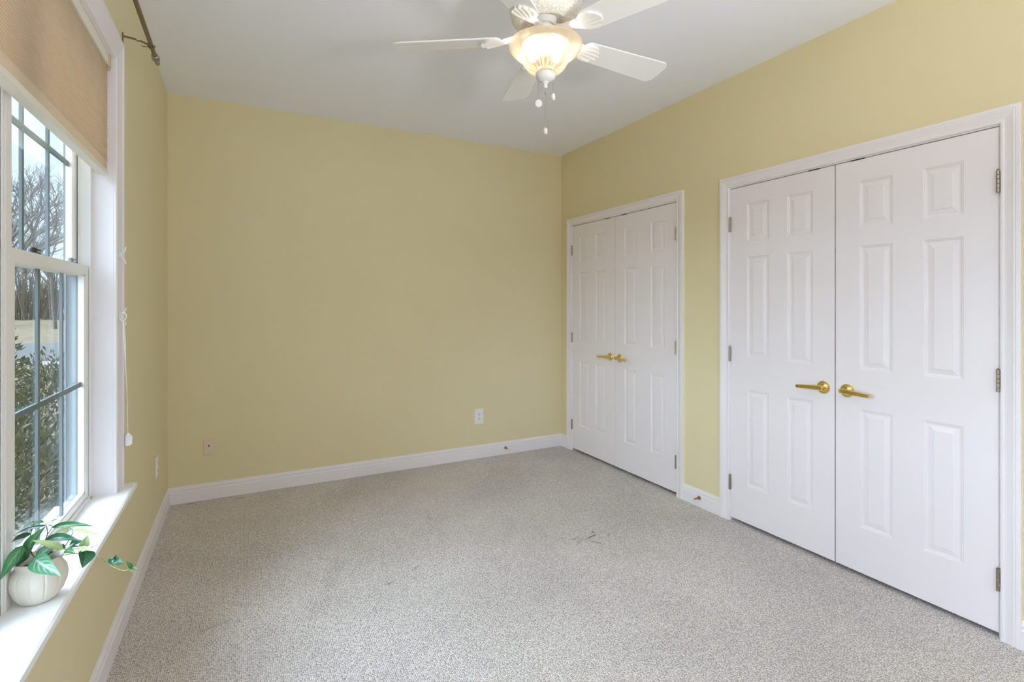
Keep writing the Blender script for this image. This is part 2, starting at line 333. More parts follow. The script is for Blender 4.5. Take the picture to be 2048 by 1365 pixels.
# ------------------------------------------------------------------ room shell
FX0, FX1, FY0, FY1, FZ = -.20, W+.75, YF-.12, .12, H
struct(MB().box(-.001, W+.70, YF, 0, -.10, 0).build('floor', M['carpet'], origin=(0, 0, 0)), 'greige loop-pile carpet with worn marks covering the whole floor', 'carpet')
struct(MB().box(-.20, W+.82, YF-.12, .12, H, H+.12).build('ceiling', M['ceiling'], origin=(0, 0, H)), 'flat pale grey-white ceiling', 'ceiling')
struct(MB().box(-.20, W+.12, 0, .12, -.1, H).build('wall_back', M['wall'], origin=(0, 0, 0)), 'plain pale yellow wall opposite the camera', 'wall')
BX0, BX1, BZ0, BZ1 = .95, 2.55, .60, 2.285            # unseen window added behind the camera to let in fill daylight
struct(MB().box(-.20, BX0, YF-.12, YF, -.1, H).box(BX1, W+.82, YF-.12, YF, -.1, H).box(BX0, BX1, YF-.12, YF, -.1, BZ0).box(BX0, BX1, YF-.12, YF, BZ1, H).build('wall_front', M['wall'], origin=(0, YF, 0)), 'pale yellow wall behind the camera', 'wall')
OY0, OY1, OZ0, OZ1 = -3.235, -1.605, .575, 2.285      # twin window opening
m = MB().box(-.145, 0, OY1, 0, -.1, H).box(-.145, 0, YF, OY0, -.1, H).box(-.145, 0, OY0, OY1, -.1, OZ0).box(-.145, 0, OY0, OY1, OZ1, H)
struct(m.build('wall_left', M['wall'], origin=(0, 0, 0)), 'pale yellow wall that holds the window', 'wall')
DZ = 2.050
D1 = (-1.456, -.180); D2 = (-3.172, -1.898)           # closet openings (y from, y to)
m = MB().box(W, W+.12, D1[1], 0, -.1, H).box(W, W+.12, D2[1], D1[0], -.1, H).box(W, W+.12, YF, D2[0], -.1, H)
for d in (D1, D2): m.box(W, W+.12, d[0], d[1], DZ, H)
struct(m.build('wall_right', M['wall'], origin=(W, 0, 0)), 'pale yellow wall that holds the two pairs of closet doors', 'wall')
m = MB().box(W+.70, W+.82, YF, .12, -.1, H).box(W+.12, W+.70, 0, .12, -.1, H).box(W+.12, W+.70, -1.72, -1.62, -.0, H).box(W+.12, W+.70, YF, YF+.05, 0, H)
struct(m.build('wall_closet', M['dark'], origin=(W+.7, 0, 0)), 'inner walls of the closets behind the white doors', 'wall')

# moulding that runs around an opening: profile of (distance outward, projection)
def casing(name, prof, a, b, z0, z1, P):
    m = MB(); rs = []
    for u, d in prof:
        rs.append([P(d, a-u, z0), P(d, a-u, z1+u), P(d, b+u, z1+u), P(d, b+u, z0)])
    ids = [m.pts(r) for r in rs]
    for i in range(len(ids)-1):
        for k in range(3): m.face((ids[i][k], ids[i][k+1], ids[i+1][k+1], ids[i+1][k]))
    m.face([i[0] for i in ids]); m.face([i[3] for i in ids])
    return m
RW = lambda d, y, z: (W-d, y, z)
LW = lambda d, y, z: (d, y, z)
dprof = [(0, -.002), (0, .009), (.003, .012), (.009, .0125), (.013, .0105), (.020, .0115), (.034, .0155), (.042, .0185), (.046, .0175), (.050, .0195), (.061, .0195), (.063, .0175), (.063, -.002)]
wprof = [(0, -.002), (0, .008), (.004, .012), (.014, .012), (.018, .010), (.030, .0105), (.052, .0145), (.066, .0175), (.071, .0160), (.076, .0205), (.093, .0205), (.097, .018), (.097, -.002)]
def jamb(m, d):
    t = .018
    m.box(W-.0005, W+.12, d[1]-.002, d[1]+t, 0, DZ); m.box(W-.0005, W+.12, d[0]-t, d[0]+.002, 0, DZ); m.box(W-.0005, W+.12, d[0]-t, d[1]+t, DZ-.002, DZ+t)
    # stop behind the leaves
    m.box(W+.040, W+.075, d[1]-.012, d[1], 0, DZ); m.box(W+.040, W+.075, d[0], d[0]+.012, 0, DZ); m.box(W+.040, W+.075, d[0], d[1], DZ-.012, DZ)
for i, (d, lab) in enumerate(((D1, 'white moulded casing around the closet doors nearest the room corner'), (D2, 'white moulded casing around the pair of closet doors nearest the camera'))):
    m = casing('c', dprof, d[0]-.004, d[1]+.004, 0, DZ+.004, RW); jamb(m, d)
    struct(m.build('trim_%d' % (i+1), M['trim'], origin=(W, (d[0]+d[1])/2, 0)), lab, 'door casing')
m = casing('c', wprof, OY0, OY1, .602, OZ1, LW)
m.box(-.066, .0, OY1-.001, OY1+.012, .60, OZ1); m.box(-.066, .0, OY0-.012, OY0+.001, .60, OZ1); m.box(-.066, 0, OY0, OY1, OZ1-.001, OZ1+.012)
struct(m.build('trim_3', M['trim'], origin=(0, (OY0+OY1)/2, .602)), 'white moulded casing and jambs around the window', 'window casing')
# stool (inner sill) with rounded nose, horns past the casing
m = MB(); y0, y1 = OY0-.125, -1.485
def nose(xb, ya, yb):
    pr = [(xb, .575), (.050, .575), (.056, .579), (.059, .5885), (.056, .598), (.050, .602), (xb, .602)]
    m.rings([[(x, y, z) for x, z in pr] for y in (ya, yb)], sm=False)
nose(.0002, y0, y1); m.box(-.075, .0002, OY0, OY1, .575, .602)
struct(m.build('trim_4', M['stool'], origin=(0, -2.42, .575)), 'white glossy window stool that carries the potted plant', 'windowsill')

def baseboard(name, path, inward, lab):
    prof = [(-.001, 0), (.015, 0), (.015, .074), (.0135, .078), (.0105, .081), (.0105, .086), (.0125, .090), (.0115, .098), (.007, .104), (.0065, .109), (.004, .112), (-.001, .112)]
    m = MB(); m.rings([[(q[0]+inward[0]*d, q[1]+inward[1]*d, z) for d, z in prof] for q in path], sm=False)
    return m
def bb(name, segs, lab):
    m = MB()
    for path, inward in segs:
        t = baseboard(name, path, inward, lab); k = len(m.v); m.v += t.v; m.f += [tuple(i+k for i in f) for f in t.f]; m.smooth += t.smooth
    struct(m.build(name, M['trim']), lab, 'baseboard')
bb('baseboard_back', [([(0, 0), (W, 0)], (0, -1))], 'white moulded baseboard along the plain back wall')
bb('baseboard_left', [([(0, 0), (0, YF)], (1, 0))], 'white moulded baseboard under the window')
cw = .067
bb('baseboard_right', [([(W, 0), (W, D1[1]+cw)], (-1, 0)), ([(W, D1[0]-cw), (W, D2[1]+cw)], (-1, 0)), ([(W, D2[0]-cw), (W, YF)], (-1, 0))], 'white moulded baseboard between and beside the closet doors')
bb('baseboard_front', [([(0, YF), (W, YF)], (0, 1))], 'white moulded baseboard behind the camera')

# ------------------------------------------------------------------ closet doors
def door_leaf(name, ya, yb, seam_sign, lab, group_lab):
    """ya<yb; the face looks towards -x; seam_sign +1 when the meeting edge is at yb"""
    z0, z1, th = .022, DZ-.006, .035
    w = yb-ya; x0 = W+.001
    sA, sB = .113, .113; pw = .144; mid = w-sA-sB-2*pw
    ys = [0, sA, sA+pw, sA+pw+mid, w-sB, w]
    zs = [z0, .243, .822, 1.014, 1.620, 1.710, 1.937, z1]
    m = MB()
    for i in range(5):
        for j in range(7):
            a, b, c, d = ya+ys[i], ya+ys[i+1], zs[j], zs[j+1]
            if i in (1, 3) and j in (1, 3, 5):
                loops = []
                for ins, dep in ((0, 0), (.002, .0025), (.007, .0030), (.009, .0055), (.014, .0062), (.018, .0062), (.037, .0032), (.038, .0018), (.0395, .0014)):
                    loops.append([(x0+dep, a+ins, c+ins), (x0+dep, b-ins, c+ins), (x0+dep, b-ins, d-ins), (x0+dep, a+ins, d-ins)])
                m.rings(loops, True, False, True, False)
            else:
                m.face(m.pts([(x0, a, c), (x0, b, c), (x0, b, d), (x0, a, d)]))
    x1 = x0+th
    q = m.pts([(x0, ya, z0), (x0, yb, z0), (x0, yb, z1), (x0, ya, z1), (x1, ya, z0), (x1, yb, z0), (x1, yb, z1), (x1, ya, z1)])
    for f in ((0, 4, 5, 1), (1, 5, 6, 2), (2, 6, 7, 3), (3, 7, 4, 0), (4, 7, 6, 5)): m.face([q[k] for k in f])
    bmv = m
    me_o = bmv.build(name, M['door'], origin=(x0, (ya+yb)/2, z0), recalc=False)
    bm = bmesh.new(); bm.from_mesh(me_o.data); bmesh.ops.remove_doubles(bm, verts=bm.verts, dist=1e-5); bmesh.ops.recalc_face_normals(bm, faces=bm.faces); bm.to_mesh(me_o.data); bm.free()
    struct(me_o, lab, 'closet door')
    # lever handle
    s = seam_sign; ye = yb if s > 0 else ya
    cy, cz = ye-s*.056, .903
    r = MB().lathe([(.0325, -.002), (.033, .003), (.031, .006), (.026, .0065), (.023, .0095), (.018, .0105), (.0135, .0115), (.0125, .018), (.0115, .040)], (x0, cy, cz), (-1, 0, 0), 40)
    ho = r.build('door_handle', M['brass'], me_o, origin=(x0, cy, cz)); ho['label'] = 'polished brass round rose and spindle'
    l = MB(); sec = []
    for t, hw, xo in ((-.016, .0085, .043), (-.013, .0120, .041), (-.004, .0138, .040), (.010, .0138, .040), (.030, .0128, .041), (.075, .0112, .042), (.118, .0094, .043), (.122, .0088, .043)):
        yy = cy-s*t; thk = .0065; cz = .903-.0065*max(0, t)/.12
        sec.append([(x0-xo+thk, yy, cz-hw), (x0-xo+thk, yy, cz+hw), (x0-xo, yy, cz+hw*1.0), (x0-xo-thk, yy, cz+hw*.72), (x0-xo-thk, yy, cz-hw*.72), (x0-xo, yy, cz-hw)])
    l.rings(sec, sm=False)
    l.build('lever', M['brass'], ho, bevel=.0018)
    # hinges on the far edge
    yh = ya if s > 0 else yb
    for z in (.237, 1.030, 1.825):
        h = MB()
        for k in range(5): h.lathe([(.0052, 0), (.0062, .0008), (.0062, .0166), (.0052, .0174)], (W-.0095, yh-s*.001, z-.045+k*.018), (0, 0, 1), 14)
        h.lathe([(.0035, 0), (.005, .002), (.003, .004)], (W-.0095, yh-s*.001, z+.045), (0, 0, 1), 12)
        h.box(W-.0095, W-.001, yh-s*.001-.0016, yh-s*.001+.0016, z-.044, z+.044)
        h.box(W-.0015, W+.004, yh-s*.0035-.0035, yh-s*.0035+.0035, z-.044, z+.044)
        ho2 = h.build('hinge', M['nickel'], me_o)
    # ball catch on the top edge near the meeting edge
    c = MB().box(W-.001, W+.030, ye-s*.075, ye-s*.135, z1-.001, z1+.0045)
    c.build('catch_plate', M['blackmetal'], me_o)
    return me_o
g = .002
door_leaf('door_1', -.785+0.0, D1[1]-.003, -1, 'left leaf of the far closet pair, next to the room corner', '')
door_leaf('door_2', D1[0]+.003, -.789, +1, 'right leaf of the far closet pair, beside the wall strip with the door stop', '')
door_leaf('door_3', -2.527, D2[1]-.003, -1, 'left leaf of the near closet pair, beside the wall strip with the door stop', '')
door_leaf('door_4', D2[0]+.004, -2.533, +1, 'right leaf of the near closet pair, the door closest to the camera', '')

# ------------------------------------------------------------------ windows
def window(name, ya, yb, lab, full):
    """double-hung vinyl window between y=ya and y=yb (ya<yb), room side at x=-.065"""
    zb, zt = .590, OZ1
    zm, fr = 1.478, .020
    f = MB(); ex = MB()
    for a, b in ((ya, ya+fr), (yb-fr, yb)):
        f.box(-.1015, -.064, a, b, zb-.01, zt); ex.box(-.14, -.1015, a, b, zb-.01, zt)
        e = fr*.45
        s = 1 if a == ya else -1
        yi = b if a == ya else a
        f.box(-.1015, -.0965, yi, yi+s*.007, zb, zt)          # parting rib between the two tracks
        ex.box(-.140, -.136, yi, yi+s*.007, zb, zt)
        f.box(-.069, -.064, yi, yi+s*.006, zb, zt)
    f.box(-.14, -.064, ya, yb, zb-.012, zb+.014); f.box(-.14, -.064, ya, yb, zt-.03, zt)
    f.box(-.069, -.064, ya+fr, yb-fr, zb+.014, zb+.026)
    # exterior sill nosing
    f.box(-.175, -.1395, ya, yb, zb-.045, zb-.006)
    o = f.build(name, M['vinyl'], origin=(-.065, (ya+yb)/2, zb)); struct(o, lab, 'window')
    ex.build('exterior_frame', M['clad'], o)['label'] = 'grey outer cladding of the frame'
    def sash(nm, xc, z0, z1, top, bot):
        a, b = ya+fr+.002, yb-fr-.002; st = .046; t = .014
        xm = xc-.008
        s = MB().box(xm, xc+t, a, a+st, z0, z1).box(xm, xc+t, b-st, b, z0, z1).box(xm, xc+t, a+st, b-st, z1-top, z1).box(xm, xc+t, a+st, b-st, z0, z0+bot)
        e = MB().box(xc-t, xm, a, a+st, z0, z1).box(xc-t, xm, b-st, b, z0, z1).box(xc-t, xm, a+st, b-st, z1-top, z1).box(xc-t, xm, a+st, b-st, z0, z0+bot)
        # glazing bead
        bd = .006
        for x in (xc+t-.007,):
            s.box(x, x+.004, a+st, a+st+bd, z0+bot, z1-top).box(x, x+.004, b-st-bd, b-st, z0+bot, z1-top).box(x, x+.004, a+st, b-st, z1-top-bd, z1-top).box(x, x+.004, a+st, b-st, z0+bot, z0+bot+bd)
        so = s.build(nm, M['vinyl'], o)
        e.build('exterior_cladding', M['sash_clad'], so)['label'] = 'dark teal-grey outer side of the sash'
        ga, gb, gz0, gz1 = a+st-.004, b-st+.004, z0+bot-.004, z1-top+.004
        for xg in (xc+.006, xc-.009):
            MB().box(xg-.0015, xg+.0015, ga, gb, gz0, gz1).build('glass_pane', M['glass'], so)
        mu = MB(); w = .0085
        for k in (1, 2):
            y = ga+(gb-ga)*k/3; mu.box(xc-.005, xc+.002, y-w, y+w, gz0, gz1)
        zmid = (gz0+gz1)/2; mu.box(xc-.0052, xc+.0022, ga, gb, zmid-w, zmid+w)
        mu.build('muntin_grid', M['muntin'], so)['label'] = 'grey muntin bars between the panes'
        return so
    lo = sash('lower_sash', -.084, zb+.015, zm, .035, .034)
    sash('upper_sash', -.119, zm-.036, zt-.031, .040, .036)
    # sash locks on top of the meeting rail
    for y, mm in ((ya+.245, 'blackmetal'), (yb-.200, 'greymetal')):
        k = MB().box(-.096, -.074, y-.030, y+.030, zm, zm+.005).lathe([(.011, 0), (.011, .010), (.008, .014)], (-.085, y, zm+.004), (0, 0, 1), 16).box(-.083, -.075, y-.006, y+.034, zm+.009, zm+.015)
        lk = k.build('sash_lock', M[mm], lo, bevel=.001)
    return o
window('window_1', -2.402, OY1, 'white double-hung window at the left edge, behind the potted plant', True)
window('window_2', OY0, -2.438, 'white double-hung window joined on this side, beyond the left edge', False)
m = MB().box(-.14, -.060, -2.438, -2.402, .58, OZ1).box(-.060, -.056, -2.434, -2.406, .602, OZ1).box(-.062, -.058, -2.446, -2.394, .602, OZ1)
struct(m.build('trim_5', M['vinyl'], origin=(-.06, -2.42, .58)), 'white mullion post between the two joined windows', 'window mullion')

def fill_window(name, x0, x1, z0, z1, y, lab):
    m = MB(); fr = .05; xm = (x0+x1)/2
    for a, b in ((x0, x0+fr), (xm-fr, xm+fr), (x1-fr, x1)): m.box(a, b, y-.10, y-.02, z0, z1)
    zm = (z0+z1)/2
    for a, b in ((z0, z0+fr), (zm-.02, zm+.02), (z1-fr, z1)): m.box(x0, x1, y-.095, y-.025, a, b)
    o = m.build(name, M['vinyl'], origin=(xm, y, z0)); struct(o, lab, 'window')
    for a, b in ((x0+fr, xm-fr), (xm+fr, x1-fr)): MB().box(a, b, y-.062, y-.058, z0+fr, z1-fr).build('glass_pane', M['glass'], o)
    cs = casing('c', wprof, x0, x1, z0, z1, lambda d, u, z: (u, y+d, z))
    struct(cs.build('trim_6', M['trim']), 'white casing around the window behind the camera', 'window casing')
fill_window('window_3', BX0, BX1, BZ0, BZ1, YF, 'white window in the wall behind the camera')

# ------------------------------------------------------------------ cellular shade
sh = empty('cellular_shade', (-.028, -2.42, 1.828)); tag(sh, 'tan pleated cellular shade pulled halfway down the window', 'window shade')
ya, yb = OY0+.018, OY1-.020
n = 42; zt_, zb_ = 2.243, 1.880
m = MB(); front = []; back = []
for k in range(6*n+1):                                              # rounded cells that meet in sharp creases
    z = zb_+(zt_-zb_)*k/(6*n); d = .0056*math.sqrt(max(0, 1-((k % 6)/3-1)**2))
    front.append((-.0195+d, z)); back.append((-.0375-d, z))
ring = front+back[::-1]
m.rings([[(x, y, z) for x, z in ring] for y in (ya, yb)], sm=False)
m.build('pleated_fabric', M['fabric'], sh)
MB().box(-.042, -.016, ya, yb, 1.846, 1.882).build('bottom_band', M['fabric'], sh)
MB().box(-.044, -.013, ya-.001, yb+.001, 1.828, 1.848).build('bottom_rail', M['shade_rail'], sh, bevel=.003)
hr = MB().box(-.050, -.008, ya-.006, yb+.010, 2.243, 2.283).build('head_rail', M['shade_rail'], sh, bevel=.002)
hr['label'] = 'off-white head rail under the top jamb'
for y in (yb-.012, ya+.012): MB().box(-.010, -.003, y-.010, y+.012, 2.236, 2.284).box(-.010, -.004, y-.002, y+.006, 2.225, 2.238).build('end_bracket', M['fabric'], sh)

# cord on its cleats, beside the window casing
def cleat(z, lab):
    t = MB(); y = -1.585
    for sgn in (1, -1):
        t.tube([(.012, y, z), (.024, y, z+sgn*.006), (.033, y+.002, z+sgn*.020), (.036, y+.004, z+sgn*.034)], .0035, 8, .0016)
    t.box(.010, .026, y-.004, y+.004, z-.008, z+.008)
    tag(t.build('cord_cleat', M['cleat']), lab, 'cord cleat', 'clear cord cleats on the window casing')
cleat(1.527, 'upper clear plastic cord cleat on the window casing, with no cord on it')
cleat(1.287, 'lower clear plastic cord cleat on the window casing, with the white cord wound on it')
cd = empty('shade_cord', (.030, -1.55, .77)); tag(cd, 'thin white shade cord hanging from the lower cleat to a tassel', 'cord')
c = MB().tube(spline([(.026, -1.582, 1.287), (.034, -1.585, 1.20), (.034, -1.575, 1.10), (.034, -1.545, .95), (.034, -1.530, .815)]), .0012, 6)
c.tube(spline([(.026, -1.588, 1.287), (.032, -1.597, 1.21), (.034, -1.585, 1.12), (.034, -1.550, .97), (.034, -1.532, .815)]), .0012, 6)
c.tube([(.026+.012*math.cos(a), -1.585, 1.287+.016*math.sin(a)) for a in [k*2*PI/12 for k in range(13)]], .002, 6)
c.build('cord', M['cord'], cd)
MB().lathe([(.004, .048), (.009, .040), (.011, .010), (.010, 0), (.008, -.002)], (.034, -1.530, .768), (0, 0, 1), 12).box(.030, .048, -1.534, -1.526, .772, .806).build('tassel', M['plate_white'], cd)

# ------------------------------------------------------------------ curtain rod
rd = empty('curtain_rod', (.10, -2.42, 2.43)); tag(rd, 'antique brass curtain rod on wall brackets above the window', 'curtain rod')
MB().tube([(.10, -3.50, 2.43), (.10, -1.340, 2.43)], .0085, 16).build('rod', M['rod'], rd)
for s, y in ((1, -1.345), (-1, -3.495)):
    MB().lathe([(.010, -.006), (.0135, -.004), (.0135, .004), (.010, .007), (.012, .011), (.0155, .018), (.0165, .026), (.0150, .034), (.0105, .040), (.0085, .048), (.0105, .060), (.0110, .075), (.0085, .088), (.004, .093)], (.10, y, 2.43), (0, s, 0), 20).build('finial', M['silver'], rd)
for y in (-1.440, -3.39):
    bk = MB().box(0, .004, y-.008, y+.008, 2.412, 2.462).tube([(.002, y, 2.449), (.045, y, 2.446)], .0042, 8)
    bk.tube([(.045, y, 2.446), (.052, y, 2.440), (.060, y, 2.443)], .0028, 8).tube([(.060, y, 2.443), (.093, y, 2.433)], .0042, 8)
    bk.tube([(.10+.0115*math.cos(a), y, 2.43+.0115*math.sin(a)) for a in [k*PI/10+PI*.9 for k in range(13)]], .0028, 8)
    bk.tube([(.088, y-.004, 2.424), (.074, y-.010, 2.416), (.066, y-.010, 2.421)], .0018, 6)
    bk.build('bracket', M['rod'], rd)

# ------------------------------------------------------------------ wall plates
def plate(name, cx, cz, w, h, m, to):
    k = MB(); t = .006; b = .004
    rs = [[to(u, 0, v) for u, v in ((-w/2, -h/2), (w/2, -h/2), (w/2, h/2), (-w/2, h/2))],
          [to(u, t-.003, v) for u, v in ((-w/2, -h/2), (w/2, -h/2), (w/2, h/2), (-w/2, h/2))],
          [to(u, t, v) for u, v in ((-w/2+b, -h/2+b), (w/2-b, -h/2+b), (w/2-b, h/2-b), (-w/2+b, h/2-b))]]
    k.rings(rs, sm=False); return k
def receptacle(to, name, lab, w, h):
    base = Vector(to(0, 0, -h/2)); r = empty(name, base); tag(r, lab, 'wall outlet')
    plate(name, 0, 0, w, h, None, to).build('cover_plate', M['plate_white'], r)
    for dz in (.020, -.020):
        f = MB(); ring = []
        for k in range(24):
            a = 2*PI*k/24; ring.append((max(-.0135, min(.0135, .0165*math.cos(a))), .0165*math.sin(a)*.9))
        f.rings([[to(u, d, v+dz) for u, v in ring] for d in (.005, .0075)], sm=False)
        fo = f.build('socket', M['socket_face'], r)
        s = MB()
        for u, hh in ((-.006, .0045), (.006, .0038)):
            i = [[to(u+a, d, dz+.004+b) for a, b in ((-.0011, -hh), (.0011, -hh), (.0011, hh), (-.0011, hh))] for d in (.0070, .0078)]; s.rings(i, sm=False)
        s.rings([[to(.0026*math.cos(a), d, dz-.0085+.0026*math.sin(a)) for a in [2*PI*k/12 for k in range(12)]] for d in (.0070, .0078)], sm=False)
        s.build('slots', M['slot'], fo)
    sc = MB(); sc.rings([[to(.003*math.cos(a), d, .003*math.sin(a)) for a in [2*PI*k/12 for k in range(12)]] for d in (.005, .0072)], sm=False); sc.build('screw', M['socket_face'], r)
BK = lambda cx, cz: (lambda u, d, v: (cx+u, -d, cz+v))
LF = lambda cy, cz: (lambda u, d, v: (d, cy+u, cz+v))
receptacle(BK(2.260, .359), 'power_outlet', 'white duplex power outlet low on the plain back wall', .082, .130)
receptacle(LF(-.480, .389), 'power_outlet', 'white duplex power outlet low on the window wall, seen edge-on', .075, .120)
to = BK(.238, .359); r = empty('cable_plate', (.238, 0, .30)); tag(r, 'beige cable plate with a dark jack, low on the back wall', 'wall plate')
plate('p', 0, 0, .072, .118, None, to).build('cover_plate', M['plate_beige'], r)
k = MB(); k.rings([[to(a, d, b+.006) for a, b in ((0, -.0075), (.0065, .001), (.005, .006), (0, .0035), (-.005, .006), (-.0065, .001))] for d in (.0055, .0075)], sm=False); k.build('jack', M['slot'], r)
for dz in (.042, -.042):
    k = MB(); k.rings([[to(.0025*math.cos(a), d, dz+.0025*math.sin(a)) for a in [2*PI*q/10 for q in range(10)]] for d in (.0055, .0068)], sm=False); k.build('screw', M['nickel'], r)

# ------------------------------------------------------------------ door stops
def doorstop(p, ax, lab):
    r = empty('door_stop', p); tag(r, lab, 'door stop', 'bronze door stops on the baseboard')
    MB().lathe([(.0125, 0), (.0130, .003), (.0105, .008), (.0070, .016), (.0050, .024), (.0042, .030)], p, ax, 20).build('base', M['bronze'], r)
    q = Vector(p)+Vector(ax)*.029
    MB().lathe([(.0042, 0), (.0046, .004), (.0040, .006), (.0040, .026), (.0050, .030)], q, ax, 16).build('stem', M['bronze'], r)
    q = Vector(p)+Vector(ax)*.058
    MB().lathe([(.0060, 0), (.0066, .003), (.0064, .012), (.0048, .015)], q, ax, 16).build('rubber_tip', M['rubber'], r)
doorstop((2.512, -.015, .057), (0, -1, 0), 'bronze door stop on the baseboard of the plain back wall')
doorstop((W-.015, -1.668, .062), (-1, 0, 0), 'bronze door stop on the baseboard between the two closets')

# ------------------------------------------------------------------ ceiling fan
FC = Vector((1.497, -2.35, 0)); ZB = 2.38; PH = .03; PIT = math.radians(-12)
fan = empty('ceiling_fan', (FC.x, FC.y, H)); tag(fan, 'white five-blade ceiling fan with a lit frosted glass bowl', 'ceiling fan')
def flz(r, z): return (r, z)
o = MB().lathe([(.075, 2.742), (.078, 2.725), (.070, 2.70), (.050, 2.685), (.045, 2.66), (.060, 2.645)], FC, (0, 0, 1), 48).build('canopy', M['fan_white'], fan)
MB().lathe([(.055, 2.655), (.105, 2.648), (.128, 2.635), (.134, 2.615), (.130, 2.600), (.136, 2.592), (.142, 2.560), (.144, 2.520), (.142, 2.485), (.134, 2.455), (.118, 2.434), (.098, 2.428), (.086, 2.440), (.060, 2.452), (.050, 2.452)], FC, (0, 0, 1), 72,
           mod=lambda a, h: 1+.012*math.sin(24*a)*(1 if h < 2.59 else 0)).build('motor_housing', M['crackle'], fan)
for z, rr in ((2.592, .139), (2.548, .1455)): 
    MB().lathe([(rr, z-.004), (rr+.003, z), (rr, z+.004), (rr-.008, z)], FC, (0, 0, 1), 64, False, False).build('trim_ring', M['fan_white'], fan)
MB().lathe([(.048, 2.455), (.044, 2.445), (.040, 2.43), (.040, 2.412), (.056, 2.408), (.058, 2.400), (.058, 2.388), (.052, 2.384), (.052, 2.366), (.085, 2.362), (.090, 2.356)], FC, (0, 0, 1), 48).build('switch_housing', M['fan_white'], fan)
for k in range(5):
    a = PH+k*2*PI/5; d = Vector((math.cos(a), math.sin(a), 0)); wv = Vector((-math.sin(a)*math.cos(PIT), math.cos(a)*math.cos(PIT), math.sin(PIT))); nv = d.cross(wv).normalized()
    c0 = Vector((FC.x, FC.y, ZB))
    # blade outline: slightly widening, rounded ends
    outl = []
    r0, r1 = .175, .612; w0, w1 = .052, .068; cr = .036
    for s_, rr, ww, cc in ((-1, r0, w0, .03), (-1, r1, w1, cr), (1, r1, w1, cr), (1, r0, w0, .03)):
        sd_ = -1 if rr == r0 else 1
        arc = []
        for q in range(7):
            t = q/6*PI/2
            arc.append((rr-sd_*cc+sd_*cc*math.sin(t), s_*(ww-cc+cc*math.cos(t))))
        if (s_ == -1 and rr == r0) or (s_ == 1 and rr == r1): arc = arc[::-1]
        outl += arc
    m = MB(); m.rings([[c0+d*u+wv*v+nv*h for u, v in outl] for h in (-.003, .003)], sm=False)
    bl = m.build('blade', M['fan_white'], fan, origin=c0+d*.175, bevel=.0012)
    # iron: arm from the hub plus a fluted shell plate under the blade root
    m = MB(); arm = spline([(FC.x+d.x*.040, FC.y+d.y*.040, 2.425), (FC.x+d.x*.075, FC.y+d.y*.075, 2.402), (FC.x+d.x*.115, FC.y+d.y*.115, 2.392), (FC.x+d.x*.165, FC.y+d.y*.165, 2.379)], 5)
    rs = []
    for i, q in enumerate(arm):
        t = i/(len(arm)-1); hw = .017+.012*(2*t-1)**2+.004*t; th = .005
        ww = Vector((-math.sin(a), math.cos(a), 0)).lerp(wv, t)
        rs.append([q+ww*(hw*math.cos(2*PI*j/12))+Vector((0, 0, 1))*(th*math.sin(2*PI*j/12)) for j in range(12)])
    m.rings(rs)
    nU, nV = 14, 30; grid = []; gridb = []
    for i in range(nU+1):
        row = []; rowb = []
        for j in range(nV+1):
            v = -1+2*j/nV; t = i/nU
            half = .018+.030*math.sin(min(1, t*1.25)*PI/2)
            Lr = .105*(1-.38*v*v)+.005*abs(math.cos(v*PI*2.5))
            u = .150+Lr*t
            y = half*v*math.sin(PI*(.25+.25*min(1, t*1.3)))
            h = -.004-.0055*(1-v*v)*(1-t*.5)-.0022*math.cos(v*PI*5)*t-.0070*(t**3)
            row.append(c0+d*u+wv*y+nv*h); rowb.append(c0+d*u+wv*y+nv*(-.003))
        grid.append(row); gridb.append(rowb)
    ia = [m.pts(r) for r in grid]; ib = [m.pts(r) for r in gridb]
    for i in range(nU):
        for j in range(nV):
            m.face((ia[i][j], ia[i+1][j], ia[i+1][j+1], ia[i][j+1]), True); m.face((ib[i][j], ib[i][j+1], ib[i+1][j+1], ib[i+1][j]))
    for j in range(nV): m.face((ia[nU][j], ib[nU][j], ib[nU][j+1], ia[nU][j+1])); m.face((ia[0][j], ia[0][j+1], ib[0][j+1], ib[0][j]))
    for i in range(nU): m.face((ia[i][0], ib[i][0], ib[i+1][0], ia[i+1][0])); m.face((ia[i][nV], ia[i+1][nV], ib[i+1][nV], ib[i][nV]))
    m.build('blade_iron', M['fan_white'], bl)
# bowl: ribbed bell, open at the top
outer = [(.1430, 2.3585), (.1445, 2.354), (.1430, 2.348), (.1375, 2.338), (.1300, 2.328), (.1180, 2.317), (.1040, 2.307), (.0940, 2.296), (.0870, 2.284), (.0800, 2.272), (.0700, 2.260), (.0570, 2.250), (.0410, 2.243), (.0330, 2.241)]
inner = [(r-.0035, z+.0022) for r, z in outer][::-1]
def rib(a, h):
    t = max(0, min(1, (h-2.285)/.02)) if h < 2.345 else max(0, (2.352-h)/.007)
    low = max(0, min(1, (2.290-h)/.01))
    return 1+.009*math.sin(60*a)*max(0, t)+.016*low*math.sin(17*a+3*math.sin(5*a))
MB().lathe(outer+inner, FC, (0, 0, 1), 240, False, False, mod=rib).build('lamp_shade', M['lamp_glass'], fan)
MB().lathe([(.030, 2.262), (.0385, 2.248), (.0400, 2.240), (.0385, 2.228), (.031, 2.218), (.020, 2.213), (.012, 2.211), (.011, 2.205), (.0075, 2.203), (.0062, 2.196), (.0085, 2.190), (.0060, 2.186)], FC, (0, 0, 1), 40).build('shade_cap', M['fan_white'], fan)
for dx, dy in ((-.040, .030), (.045, -.010)):
    MB().lathe([(.008, 2.372), (.009, 2.352), (.013, 2.338), (.0175, 2.322), (.0180, 2.312), (.014, 2.300), (.007, 2.294), (.002, 2.292)], (FC.x+dx, FC.y+dy, 0), (0, 0, 1), 20).build('bulb', M['bulb'], fan)
